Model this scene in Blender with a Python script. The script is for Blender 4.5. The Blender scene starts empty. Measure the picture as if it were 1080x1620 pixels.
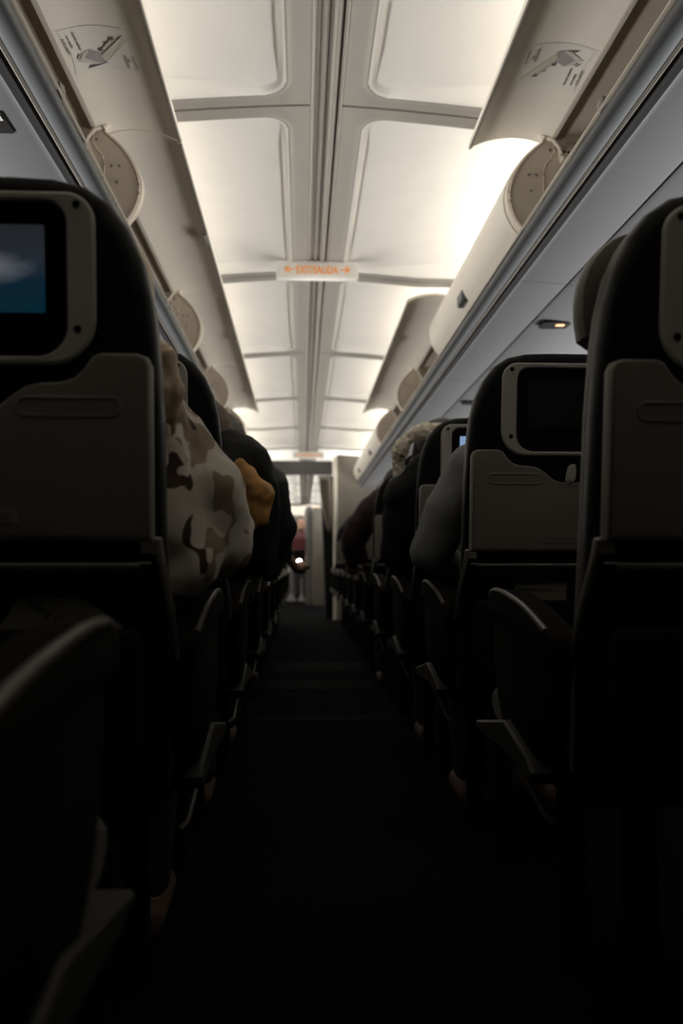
import bpy, bmesh, math, random
from mathutils import Vector, Matrix, noise
random.seed(7)
PI = math.pi
sc = bpy.context.scene
COL = sc.collection
EYE = 0.69            # camera height, the cabin is laid out in metres above the floor

# ------------------------------------------------------------------ materials
def mat(name, col, rough=0.5, metal=0.0, bump=0.0, bscale=200, var=0.0, vscale=6, coat=0.0, emis=None, estr=0, spec=0.5):
    m = bpy.data.materials.new(name); m.use_nodes = True
    nt = m.node_tree; b = nt.nodes['Principled BSDF']
    b.inputs['Base Color'].default_value = (*col, 1)
    b.inputs['Roughness'].default_value = rough
    b.inputs['Metallic'].default_value = metal
    b.inputs['Specular IOR Level'].default_value = spec
    b.inputs['Coat Weight'].default_value = coat
    tc = nt.nodes.new('ShaderNodeTexCoord')
    if var > 0:
        n = nt.nodes.new('ShaderNodeTexNoise'); n.inputs['Scale'].default_value = vscale; n.inputs['Detail'].default_value = 4
        nt.links.new(tc.outputs['Object'], n.inputs['Vector'])
        r = nt.nodes.new('ShaderNodeValToRGB')
        r.color_ramp.elements[0].position = .3; r.color_ramp.elements[1].position = .7
        r.color_ramp.elements[0].color = (*[c*(1-var) for c in col], 1)
        r.color_ramp.elements[1].color = (*[min(1, c*(1+var)) for c in col], 1)
        nt.links.new(n.outputs['Fac'], r.inputs['Fac']); nt.links.new(r.outputs['Color'], b.inputs['Base Color'])
    if bump > 0:
        n = nt.nodes.new('ShaderNodeTexNoise'); n.inputs['Scale'].default_value = bscale
        nt.links.new(tc.outputs['Object'], n.inputs['Vector'])
        bp = nt.nodes.new('ShaderNodeBump'); bp.inputs['Strength'].default_value = bump; bp.inputs['Distance'].default_value = .002
        nt.links.new(n.outputs['Fac'], bp.inputs['Height']); nt.links.new(bp.outputs['Normal'], b.inputs['Normal'])
    if emis:
        b.inputs['Emission Color'].default_value = (*emis, 1); b.inputs['Emission Strength'].default_value = estr
    return m

M = {}
M['ceiling'] = mat('ceiling_plastic', (.80, .78, .735), .55, var=.02)
M['frame'] = mat('ceiling_rib_shaded', (.34, .32, .285), .55, var=.02)  # darker copy of the ceiling plastic: the ribs' shade put into colour
M['bin'] = mat('bin_cream_plastic', (.80, .745, .65), .42, var=.02)
M['binin'] = mat('bin_interior', (.42, .37, .30), .6, var=.03)
M['cap'] = mat('bin_end_panel', (.74, .66, .55), .55, var=.03)
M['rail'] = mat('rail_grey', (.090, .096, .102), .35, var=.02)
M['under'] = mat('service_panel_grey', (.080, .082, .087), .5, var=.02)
M['groove'] = mat('groove_dark', (.28, .26, .23), .6)
M['trimw'] = mat('trim_light', (.62, .58, .50), .4)
M['spine'] = mat('spine_grey', (.26, .24, .21), .5, var=.03)
M['gap'] = mat('gap_dark', (.03, .03, .028), .8)
M['shell'] = mat('seat_shell_black', (.0035, .0035, .0035), .42, bump=.1, bscale=900, spec=.18)
M['bezel'] = mat('bezel_grey', (.42, .405, .36), .45, bump=.1, bscale=700)
M['glass'] = mat('monitor_glass', (.004, .004, .005), .25, spec=.3)
M['tray'] = mat('tray_grey', (.17, .158, .132), .5, bump=.2, bscale=900)
M['leather'] = mat('seat_leather', (.12, .11, .093), .5, bump=.3, bscale=350, var=.1)
M['metal'] = mat('seat_metal', (.45, .42, .38), .3, metal=.9)
M['armgrey'] = mat('armrest_edge', (.085, .075, .058), .35, var=.05)
M['armdark'] = mat('armrest_panel', (.008, .006, .004), .9, spec=.05)
M['fair'] = mat('fairing_grey', (.035, .033, .027), .5, spec=.3)
M['pocket'] = mat('pocket_fabric', (.008, .008, .008), .8, bump=.5, bscale=500, spec=.1)
M['black'] = mat('hole_black', (.002, .002, .002), .8, spec=.1)
M['card'] = mat('card_paper', (.14, .13, .10), .6)
M['ink'] = mat('ink_black', (.01, .01, .01), .6)
M['label'] = mat('tray_label_plate', (.17, .16, .14), .5)
M['dec'] = mat('decal_white', (.75, .72, .66), .4)
M['decd'] = mat('decal_dark_grey', (.12, .11, .10), .5)
M['decg'] = mat('decal_mid_grey', (.34, .32, .31), .5)
M['decl'] = mat('decal_light_grey', (.55, .53, .48), .5)
M['decb'] = mat('decal_beige', (.60, .57, .47), .5)
M['signw'] = mat('sign_white', (.72, .70, .66), .4, emis=(1, .93, .85), estr=.06)
M['signo'] = mat('sign_orange', (.85, .30, .06), .5, emis=(1, .36, .06), estr=.12)
M['wall'] = mat('sidewall', (.40, .38, .34), .6, var=.03)
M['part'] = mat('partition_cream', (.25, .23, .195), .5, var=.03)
M['partg'] = mat('header_grey', (.10, .096, .09), .5, var=.05)
M['curt'] = mat('curtain_fabric', (.28, .24, .19), .8, var=.15, vscale=30)
M['dark'] = mat('dark_panel', (.006, .006, .006), .6, spec=.15)
M['skin'] = mat('skin', (.46, .27, .18), .5, bump=.2, bscale=300)
M['hair_blond'] = mat('hair_blond', (.55, .42, .28), .5, var=.35, vscale=60)
M['hair_dark'] = mat('hair_dark', (.012, .009, .007), .5, var=.3, vscale=60)
M['hair_brown'] = mat('hair_brown', (.07, .04, .025), .5, var=.3, vscale=60)
M['coat_black'] = mat('coat_black', (.010, .010, .010), .7, var=.3, vscale=20, spec=.2)
M['coat_char'] = mat('coat_charcoal', (.018, .020, .021), .6, var=.4, vscale=14, spec=.3)
M['mustard'] = mat('mustard_cloth', (.42, .21, .055), .7, var=.35, vscale=9)
M['knit'] = mat('knit_taupe', (.17, .13, .10), .9, var=.25, vscale=50, bump=.6, bscale=200)
M['sleeve'] = mat('sleeve_grey', (.17, .175, .17), .75, var=.12, vscale=12, bump=.4, bscale=300)
M['fur'] = mat('fur_cream', (.80, .68, .55), .95, var=.35, vscale=70)
M['maroon'] = mat('maroon_cloth', (.022, .006, .005), .8, var=.4, vscale=12)
M['red'] = mat('red_cloth', (.07, .010, .010), .7, var=.2)
M['pale'] = mat('pale_trousers', (.05, .05, .055), .7, var=.1)
M['trous'] = mat('dark_trousers', (.012, .012, .016), .8, var=.2)
M['shoe'] = mat('shoe_leather', (.10, .06, .04), .5)

def carpet():
    m = mat('carpet', (.018, .018, .020), .95, bump=.8, bscale=250, spec=.02)
    nt = m.node_tree; b = nt.nodes['Principled BSDF']; L = nt.links
    tc = nt.nodes.new('ShaderNodeTexCoord')
    n = nt.nodes.new('ShaderNodeTexNoise'); n.inputs['Scale'].default_value = 60; L.new(tc.outputs['Object'], n.inputs['Vector'])
    r = nt.nodes.new('ShaderNodeValToRGB'); r.color_ramp.elements[0].color = (.003, .003, .0035, 1); r.color_ramp.elements[1].color = (.008, .008, .009, 1)
    L.new(n.outputs['Fac'], r.inputs['Fac']); L.new(r.outputs['Color'], b.inputs['Base Color'])
    return m
M['carpet'] = carpet()

def camo():
    m = mat('camouflage_cloth', (.5, .45, .38), .8, bump=.4, bscale=300, spec=.2)
    nt = m.node_tree; b = nt.nodes['Principled BSDF']; L = nt.links
    tc = nt.nodes.new('ShaderNodeTexCoord')
    def layer(scale, off, thr):
        mp = nt.nodes.new('ShaderNodeMapping'); mp.inputs['Location'].default_value = (off, off*.7, off*1.3); mp.inputs['Scale'].default_value = (1, 1, .75)
        L.new(tc.outputs['Object'], mp.inputs['Vector'])
        n = nt.nodes.new('ShaderNodeTexNoise'); n.inputs['Scale'].default_value = scale; n.inputs['Detail'].default_value = 1.2
        L.new(mp.outputs['Vector'], n.inputs['Vector'])
        c = nt.nodes.new('ShaderNodeValToRGB'); c.color_ramp.interpolation = 'LINEAR'
        c.color_ramp.elements[0].position = thr; c.color_ramp.elements[1].position = thr+.012
        L.new(n.outputs['Fac'], c.inputs['Fac']); return c.outputs['Color']
    def mix(f, a, bcol):
        x = nt.nodes.new('ShaderNodeMix'); x.data_type = 'RGBA'
        L.new(f, x.inputs['Factor'])
        if isinstance(a, tuple): x.inputs['A'].default_value = (*a, 1)
        else: L.new(a, x.inputs['A'])
        x.inputs['B'].default_value = (*bcol, 1)
        return x.outputs['Result']
    c1 = mix(layer(19, 3.1, .50), (.56, .51, .43), (.27, .21, .145))
    c2 = mix(layer(16, 9.7, .61), c1, (.060, .038, .026))
    c3 = mix(layer(21, 21.3, .60), c2, (.62, .57, .50))
    L.new(c3, b.inputs['Base Color'])
    return m
M['camo'] = camo()

def screen_mat():
    m = bpy.data.materials.new('lit_screen'); m.use_nodes = True
    nt = m.node_tree; b = nt.nodes['Principled BSDF']; L = nt.links
    b.inputs['Base Color'].default_value = (.01, .01, .01, 1); b.inputs['Roughness'].default_value = .3
    tc = nt.nodes.new('ShaderNodeTexCoord'); sep = nt.nodes.new('ShaderNodeSeparateXYZ'); L.new(tc.outputs['Generated'], sep.inputs[0])
    r = nt.nodes.new('ShaderNodeValToRGB')
    e = r.color_ramp.elements
    e[0].position = 0; e[0].color = (.004, .045, .075, 1)
    e[1].position = 1; e[1].color = (.040, .044, .052, 1)
    x = e.new(.35); x.color = (.010, .040, .075, 1)
    x = e.new(.6); x.color = (.045, .060, .080, 1)
    L.new(sep.outputs['Z'], r.inputs['Fac'])
    # a pale cloud left of centre
    mp = nt.nodes.new('ShaderNodeMapping'); mp.inputs['Location'].default_value = (-.60, 0, -.47); mp.inputs['Scale'].default_value = (1.5, 0, 2.6)
    mp.vector_type = 'POINT'
    sub = nt.nodes.new('ShaderNodeVectorMath'); sub.operation = 'SUBTRACT'; sub.inputs[1].default_value = (.50, 0, .50)
    L.new(tc.outputs['Generated'], sub.inputs[0])
    mul = nt.nodes.new('ShaderNodeVectorMath'); mul.operation = 'MULTIPLY'; mul.inputs[1].default_value = (2.2, 0, 4.2)
    L.new(sub.outputs[0], mul.inputs[0])
    nz = nt.nodes.new('ShaderNodeTexNoise'); nz.inputs['Scale'].default_value = 3.5; nz.inputs['Detail'].default_value = 3
    L.new(tc.outputs['Generated'], nz.inputs['Vector'])
    add = nt.nodes.new('ShaderNodeVectorMath'); add.operation = 'ADD'; L.new(mul.outputs[0], add.inputs[0]); L.new(nz.outputs['Color'], add.inputs[1])
    s2 = nt.nodes.new('ShaderNodeVectorMath'); s2.operation = 'SUBTRACT'; s2.inputs[1].default_value = (.5, .5, .5); L.new(add.outputs[0], s2.inputs[0])
    m0 = nt.nodes.new('ShaderNodeVectorMath'); m0.operation = 'MULTIPLY'; m0.inputs[1].default_value = (1, 0, 1); L.new(s2.outputs[0], m0.inputs[0])
    ln = nt.nodes.new('ShaderNodeVectorMath'); ln.operation = 'LENGTH'; L.new(m0.outputs[0], ln.inputs[0])
    cr = nt.nodes.new('ShaderNodeValToRGB'); cr.color_ramp.elements[0].position = .05; cr.color_ramp.elements[0].color = (1, 1, 1, 1)
    cr.color_ramp.elements[1].position = 1.0; cr.color_ramp.elements[1].color = (0, 0, 0, 1); L.new(ln.outputs['Value'], cr.inputs['Fac'])
    mx = nt.nodes.new('ShaderNodeMix'); mx.data_type = 'RGBA'; L.new(cr.outputs['Color'], mx.inputs['Factor'])
    L.new(r.outputs['Color'], mx.inputs['A']); mx.inputs['B'].default_value = (.33, .36, .40, 1)
    L.new(mx.outputs['Result'], b.inputs['Emission Color']); b.inputs['Emission Strength'].default_value = .36
    nt.nodes.remove(mp)
    return m
M['screen_on'] = screen_mat()
M['screen_blue'] = mat('screen_blue', (.02, .02, .03), .3, emis=(.30, .45, .70), estr=.7)
M['screen_off'] = mat('screen_off', (.010, .0105, .011), .3, spec=.5)
M['phone_glow'] = mat('phone_light', (.8, .8, .8), .3, emis=(1, .98, .93), estr=25)
M['lamp_amber'] = mat('indicator_amber', (.8, .5, .3), .3, emis=(1, .42, .14), estr=.8)

# ------------------------------------------------------------------ object helpers
def props(o, label=None, cat=None, group=None, kind=None):
    if label: o['label'] = label
    if cat: o['category'] = cat
    if group: o['group'] = group
    if kind: o['kind'] = kind
    return o

def empty(name, loc, label, cat, group=None):
    o = bpy.data.objects.new(name, None); COL.objects.link(o); o.location = loc
    o.empty_display_size = .1
    return props(o, label, cat, group)

def link(name, bm, m, parent=None, smooth=True, kind=None, sharp=35, bevel=0):
    bmesh.ops.recalc_face_normals(bm, faces=bm.faces)
    me = bpy.data.meshes.new(name); bm.to_mesh(me); bm.free()
    for mm in (m if isinstance(m, (list, tuple)) else [m]): me.materials.append(mm)
    if smooth:
        me.polygons.foreach_set('use_smooth', [True]*len(me.polygons))
        me.set_sharp_from_angle(angle=math.radians(sharp))
    o = bpy.data.objects.new(name, me); COL.objects.link(o)
    if parent: o.parent = parent
    if kind: o['kind'] = kind
    if bevel:
        b = o.modifiers.new('bevel', 'BEVEL'); b.width = bevel; b.segments = 3; b.limit_method = 'ANGLE'
    return o

def box(bm, x0, x1, y0, y1, z0, z1, mi=0):
    vs = [bm.verts.new((x, y, z)) for x in (x0, x1) for y in (y0, y1) for z in (z0, z1)]
    for f in ((0, 1, 3, 2), (4, 6, 7, 5), (0, 4, 5, 1), (2, 3, 7, 6), (0, 2, 6, 4), (1, 5, 7, 3)):
        fc = bm.faces.new([vs[i] for i in f]); fc.material_index = mi

def rings(bm, loops, cap0=True, cap1=True, mi=0, closed=False):
    vl = [[bm.verts.new(p) for p in lp] for lp in loops]
    n = len(loops[0])
    seq = list(zip(vl, vl[1:])) + ([(vl[-1], vl[0])] if closed else [])
    for a, b in seq:
        for i in range(n):
            f = bm.faces.new((a[i], a[(i+1) % n], b[(i+1) % n], b[i])); f.material_index = mi
    if cap0 and not closed: bm.faces.new(vl[0]).material_index = mi
    if cap1 and not closed: bm.faces.new(list(reversed(vl[-1]))).material_index = mi

def tube(bm, pts, r, n=10, mi=0):
    pts = [Vector(p) for p in pts]; loops = []
    for i, p in enumerate(pts):
        d = (pts[min(i+1, len(pts)-1)] - pts[max(i-1, 0)]).normalized()
        u = d.cross(Vector((0, 0, 1)))
        if u.length < .1: u = d.cross(Vector((0, 1, 0)))
        u.normalize(); v = u.cross(d)
        rr = r[i] if isinstance(r, (list, tuple)) else r
        loops.append([p + (u*math.cos(2*PI*k/n) + v*math.sin(2*PI*k/n))*rr for k in range(n)])
    rings(bm, loops, mi=mi)

def offset(poly, d):
    """inset a closed 2-D polygon (counter-clockwise) by d"""
    n = len(poly); out = []
    for i in range(n):
        a, b, c = Vector(poly[i-1]), Vector(poly[i]), Vector(poly[(i+1) % n])
        e1 = (b-a).normalized() if (b-a).length > 1e-9 else Vector((1, 0)); e2 = (c-b).normalized() if (c-b).length > 1e-9 else e1
        n1 = Vector((-e1.y, e1.x)); n2 = Vector((-e2.y, e2.x)); m = n1+n2
        if m.length < 1e-6: m = n1
        m.normalize(); k = d/max(.5, m.dot(n1))
        out.append((b.x+m.x*k, b.y+m.y*k))
    return out

def rrect(x0, x1, z0, z1, r, n=6):
    """ccw rounded rectangle; r may be a 4-tuple (bl, br, tr, tl)"""
    if not isinstance(r, tuple): r = (r,)*4
    out = []
    for (cx, cz, a0, rr) in ((x0+r[0], z0+r[0], PI, r[0]), (x1-r[1], z0+r[1], 1.5*PI, r[1]), (x1-r[2], z1-r[2], 0, r[2]), (x0+r[3], z1-r[3], .5*PI, r[3])):
        for k in range(n+1):
            a = a0 + .5*PI*k/n
            out.append((cx+rr*math.cos(a), cz+rr*math.sin(a)))
    return out

LEAN = .13
def lean(x, y, z): return (x, y + (1.15-z)*LEAN, z)

def slab(bm, poly, prof, mi=0, fn=lean):
    """poly in (x,z); prof list of (y, inset)"""
    loops = []
    for y, ins in prof:
        q = offset(poly, ins) if abs(ins) > 1e-6 else poly
        loops.append([fn(x, y, z) for x, z in q])
    rings(bm, loops, mi=mi)

def smoothpoly(pts, it=2):
    for _ in range(it):
        out = []
        n = len(pts)
        for i in range(n):
            a, b = pts[i], pts[(i+1) % n]
            out += [(a[0]*.75+b[0]*.25, a[1]*.75+b[1]*.25), (a[0]*.25+b[0]*.75, a[1]*.25+b[1]*.75)]
        pts = out
    return pts

def text_bm(bm, s, size, place, mi=0, align='LEFT', bold=0.0):
    """letters as flat mesh, place(u,v)->world point"""
    cu = bpy.data.curves.new('t', 'FONT'); cu.body = s; cu.size = size; cu.align_x = align; cu.resolution_u = 3; cu.offset = bold
    ob = bpy.data.objects.new('t', cu); COL.objects.link(ob)
    dg = bpy.context.evaluated_depsgraph_get(); me = bpy.data.meshes.new_from_object(ob.evaluated_get(dg))
    vs = [bm.verts.new(place(v.co.x, v.co.y)) for v in me.vertices]
    for p in me.polygons:
        try: bm.faces.new([vs[i] for i in p.vertices]).material_index = mi
        except ValueError: pass
    bpy.data.objects.remove(ob); bpy.data.curves.remove(cu); bpy.data.meshes.remove(me)

# ------------------------------------------------------------------ the setting
P = 1.524
J0 = 0.996                         # first ceiling joint ahead of the camera
YEND = 20.0
def Z(z): return z + EYE           # heights measured from the eye

def cbase(x):
    a = min(abs(x), .5)/.5
    return 1.42 - .034*a**1.4
def ss(t): t = max(0, min(1, t)); return t*t*(3-2*t)

def ceiling_tile(y0, y1, s):
    bm = bmesh.new()
    xs = [.048, .07, .09, .10] + [.108+.004*i for i in range(24)] + [.22, .25, .30, .36, .42, .48, .54, .60, .66, .72, .78, .84, .90, .97]
    L = y1-y0
    ye = [.0, .0015, .004, .02, .035] + [.042+.004*i for i in range(22)] + [.15, .20, .27]
    ys = ye + [L*f for f in (.28, .35, .42, .5, .58, .65, .72)] + [L-t for t in reversed(ye)]
    X0, X1, Y0, Y1, R = .125, 1.6, .065, L-.065, .075
    grid = []; dd = {}
    for y in ys:
        row = []
        for x in xs:
            qx, qy = abs(x-(X0+X1)/2) - (X1-X0)/2 + R, abs(y-(Y0+Y1)/2) - (Y1-Y0)/2 + R
            d = -(math.hypot(max(qx, 0), max(qy, 0)) + min(max(qx, qy), 0) - R)      # >0 inside
            rec = .014 + .26*min(max(x-.13, 0), .42) + .035*ss((x-.5)/.4)
            # panel cheeks curve down towards the ribs
            endc = ss((min(y-Y0, Y1-y))/.22)
            h = rec*(.55+.45*endc)
            z = cbase(x) + h*ss(d/.022) - .003*math.exp(-((d+.010)/.006)**2)
            if y < .002 or y > L-.002: z += .02
            v = bm.verts.new((s*x, y0+y, Z(z))); row.append(v); dd[v] = d
        grid.append(row)
    for a, b in zip(grid, grid[1:]):
        for i in range(len(a)-1):
            f = bm.faces.new((a[i], a[i+1], b[i+1], b[i]))
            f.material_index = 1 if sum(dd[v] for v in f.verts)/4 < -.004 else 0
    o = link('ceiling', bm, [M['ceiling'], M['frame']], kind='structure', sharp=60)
    return o
nj = 13
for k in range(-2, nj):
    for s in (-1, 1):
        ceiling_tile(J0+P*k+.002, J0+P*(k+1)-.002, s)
YC1 = J0 + P*nj

def prof_extrude(name, pts, y0, y1, m, closed=True, kind='structure', parent=None, thick=0, bevel=0):
    bm = bmesh.new()
    if not closed:
        # open polyline -> thin closed section
        n = len(pts); off = []
        for i in range(n):
            a, b = Vector(pts[max(i-1, 0)]), Vector(pts[min(i+1, n-1)])
            e = (b-a).normalized(); off.append((pts[i][0]-e.y*thick, pts[i][1]+e.x*thick))
        pts = list(pts) + list(reversed(off))
    rings(bm, [[(x, y, Z(z)) for x, z in pts] for y in (y0, y1)])
    return link(name, bm, m, parent=parent, kind=kind, bevel=bevel)

# spine channel with its light fillets
prof_extrude('trim_1', [(-.050, 1.440), (-.050, 1.418), (-.045, 1.414), (-.040, 1.418), (-.036, 1.426), (-.020, 1.427), (-.017, 1.419), (-.013, 1.416), (-.009, 1.419), (-.006, 1.427),
                        (.008, 1.427), (.011, 1.418), (.017, 1.412), (.024, 1.412), (.029, 1.418), (.032, 1.426), (.038, 1.425), (.041, 1.418), (.046, 1.414), (.050, 1.418), (.050, 1.440)], J0-2*P, YC1, M['spine'])
# outer skin above the ceiling so that no light leaks, and cove back walls
bm = bmesh.new()
arc = [(-1.80, -EYE), (-1.88, .0), (-1.80, .75), (-1.55, 1.25), (-1.15, 1.55), (0, 1.68), (1.15, 1.55), (1.55, 1.25), (1.80, .75), (1.88, 0), (1.80, -EYE)]
rings(bm, [[(x, y, Z(z)) for x, z in arc] + [(x*1.03, y, Z(z*1.03)) for x, z in reversed(arc)] for y in (-2.6, YEND+.6)])
link('ceiling_skin', bm, M['gap'], kind='structure').name = 'ceiling.100'
for s, nm in ((-1, 'trim_2'), (1, 'trim_3')):
    prof_extrude(nm, [(s*.97, 1.27), (s*.97, 1.60), (s*.99, 1.60), (s*.99, 1.27)], J0-2*P, YC1, M['ceiling'])
# side walls with the reveal below the service panels
for s, nm in ((-1, 'wall_left'), (1, 'wall_right')):
    prof_extrude(nm, [(s*1.30, .95), (s*1.48, .93), (s*1.60, .70), (s*1.68, .35), (s*1.70, -.05), (s*1.62, -EYE)], -1.0, YEND, M['wall'], closed=False, thick=.02*s)
bm = bmesh.new(); box(bm, -1.85, 1.85, -1.2, 16.0, -.04, 0); link('floor', bm, M['carpet'], kind='structure')
bm = bmesh.new(); box(bm, -1.85, 1.85, 16.0, YEND+.5, -.04, 0.0); link('floor.001', bm, M['pale'], kind='structure')
bm = bmesh.new(); box(bm, -1.8, 1.8, YEND, YEND+.05, 0, 2.3); link('wall_front', bm, M['partg'], kind='structure')

# carpet joint strips that catch the light across the aisle
M['strip'] = mat('floor_strip_grey', (.008, .0085, .009), .9, spec=.04)
for i, (y0, y1, pos) in enumerate(((3.75, 3.90, 'nearest the camera'), (4.68, 5.04, 'middle of the three'), (5.43, 6.0, 'farthest of the three'))):
    bm = bmesh.new(); box(bm, -.27, .34, y0, y1, .0005, .004)
    o = link('floor_strip', bm, M['strip'], bevel=.001)
    props(o, 'grey strip lying across the dark aisle floor, ' + pos, 'floor strip', 'grey strips across the aisle floor')

# ------------------------------------------------------------------ overhead bins
CLOSED = [(.700, 1.325), (.655, 1.300), (.605, 1.255), (.570, 1.205), (.550, 1.150), (.552, 1.095), (.570, 1.050), (.596, 1.018)]
OPEN = [(.447, 1.290), (.475, 1.303), (.505, 1.3135), (.540, 1.321), (.575, 1.3245), (.610, 1.323), (.645, 1.316), (.688, 1.302)]
def dense(pts, n=4):
    """Catmull-Rom through the points"""
    out = []
    for i in range(len(pts)-1):
        p = [Vector(pts[max(i-1, 0)]), Vector(pts[i]), Vector(pts[i+1]), Vector(pts[min(i+2, len(pts)-1)])]
        for k in range(n):
            t = k/n
            q = .5*((2*p[1]) + (-p[0]+p[2])*t + (2*p[0]-5*p[1]+4*p[2]-p[3])*t*t + (-p[0]+3*p[1]-3*p[2]+p[3])*t**3)
            out.append((q.x, q.y))
    out.append(pts[-1]); return out

def open_pt(x, y, s, drop=.0025):
    """point on the inner (lower) face of a raised door"""
    pts = dense(OPEN)
    for a, b in zip(pts, pts[1:]):
        if a[0] <= x <= b[0]:
            t = (x-a[0])/(b[0]-a[0]); z = a[1]+(b[1]-a[1])*t
            return Vector((s*x, y, Z(z-drop)))
    return Vector((s*x, y, Z(1.30-drop)))

def sheet(bm, pts, y0, y1, thick, s, mi=0):
    """curved sheet with rolled edges; pts in (x,z)"""
    n = len(pts); nor = []
    for i in range(n):
        a, b = Vector(pts[max(i-1, 0)]), Vector(pts[min(i+1, n-1)])
        e = (b-a).normalized(); nor.append(Vector((-e.y, e.x)))
    loops = []
    for y, ins in ((y0, .006), (y0+.003, .0015), (y0+.008, 0), (y1-.008, 0), (y1-.003, .0015), (y1, .006)):
        lo = [Vector(p) + nor[i]*ins*.5 for i, p in enumerate(pts)]
        hi = [Vector(p) + nor[i]*(thick-ins*.5) for i, p in enumerate(pts)]
        lp = [(s*q.x, y, Z(q.y)) for q in lo] + [(s*q.x, y, Z(q.y)) for q in reversed(hi)]
        loops.append(lp)
    rings(bm, loops, mi=mi)

def decal(side, parent):
    """the curved instruction sticker on the raised door's inner face"""
    s = side
    bm = bmesh.new()
    def uv(cx, cy):
        u = (cy-60)/650.0; v = (cx-110-.31*(cy-110))/680.0
        return u, v
    def P3(u, v, lift=0.0):
        y = 2.015+.185*u if s < 0 else 2.215-.185*u
        return open_pt(.672-.165*v, y, s, .0012+lift)
    n = 16
    g = [[bm.verts.new(P3(i/n, j/n + (.06*math.sin(PI*i/n)-.03)*(1 if j in (0, n) else 1))) for j in range(n+1)] for i in range(n+1)]
    for i in range(n):
        for j in range(n): bm.faces.new((g[i][j], g[i][j+1], g[i+1][j+1], g[i+1][j])).material_index = 0
    def poly(pts, mi, lift=.0012):
        f = bm.faces.new([bm.verts.new(P3(*uv(*p), lift)) for p in pts]); f.material_index = mi
    poly([(410, 380), (545, 440), (535, 490), (620, 590), (560, 605), (365, 495)], 2)
    poly([(300, 440), (410, 380), (365, 495), (335, 480)], 3)
    poly([(335, 480), (365, 495), (560, 605), (500, 615), (290, 520)], 3)
    poly([(430, 610), (560, 605), (620, 590), (410, 655)], 1)
    poly([(740, 155), (795, 215), (620, 565), (535, 490)], 4)
    poly([(650, 190), (690, 215), (560, 440), (520, 420)], 3)
    for cx, cy in ((630, 225), (585, 300), (535, 395)):
        poly([(cx-28, cy-18), (cx+12, cy-28), (cx+28, cy+14), (cx-12, cy+28)], 1, .0018)
    poly([(300, 425), (315, 420), (300, 485), (285, 480)], 1, .0018)
    poly([(330, 435), (345, 430), (330, 480), (318, 475)], 1, .0018)
    def line(txt, x0, y0, ln, size=44):
        def pl(a, b):
            return P3(*uv(x0+.36*a + b*.95, y0 + a), .0016)
        text_bm(bm, txt, size, pl, mi=1, bold=1.0)
    line('Guarde equipaje', 222, 112, 260, 40); line('con ruedas', 165, 140, 180, 40); line('A LO LARGO', 118, 165, 210, 40)
    line('Store wheeled', 865, 440, 200, 34); line('bags', 825, 490, 120, 34); line('LENGTHWISE', 770, 445, 200, 34)
    return link('sticker', bm, [M['dec'], M['decd'], M['decg'], M['decl'], M['decb']], parent=parent, smooth=False)

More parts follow.
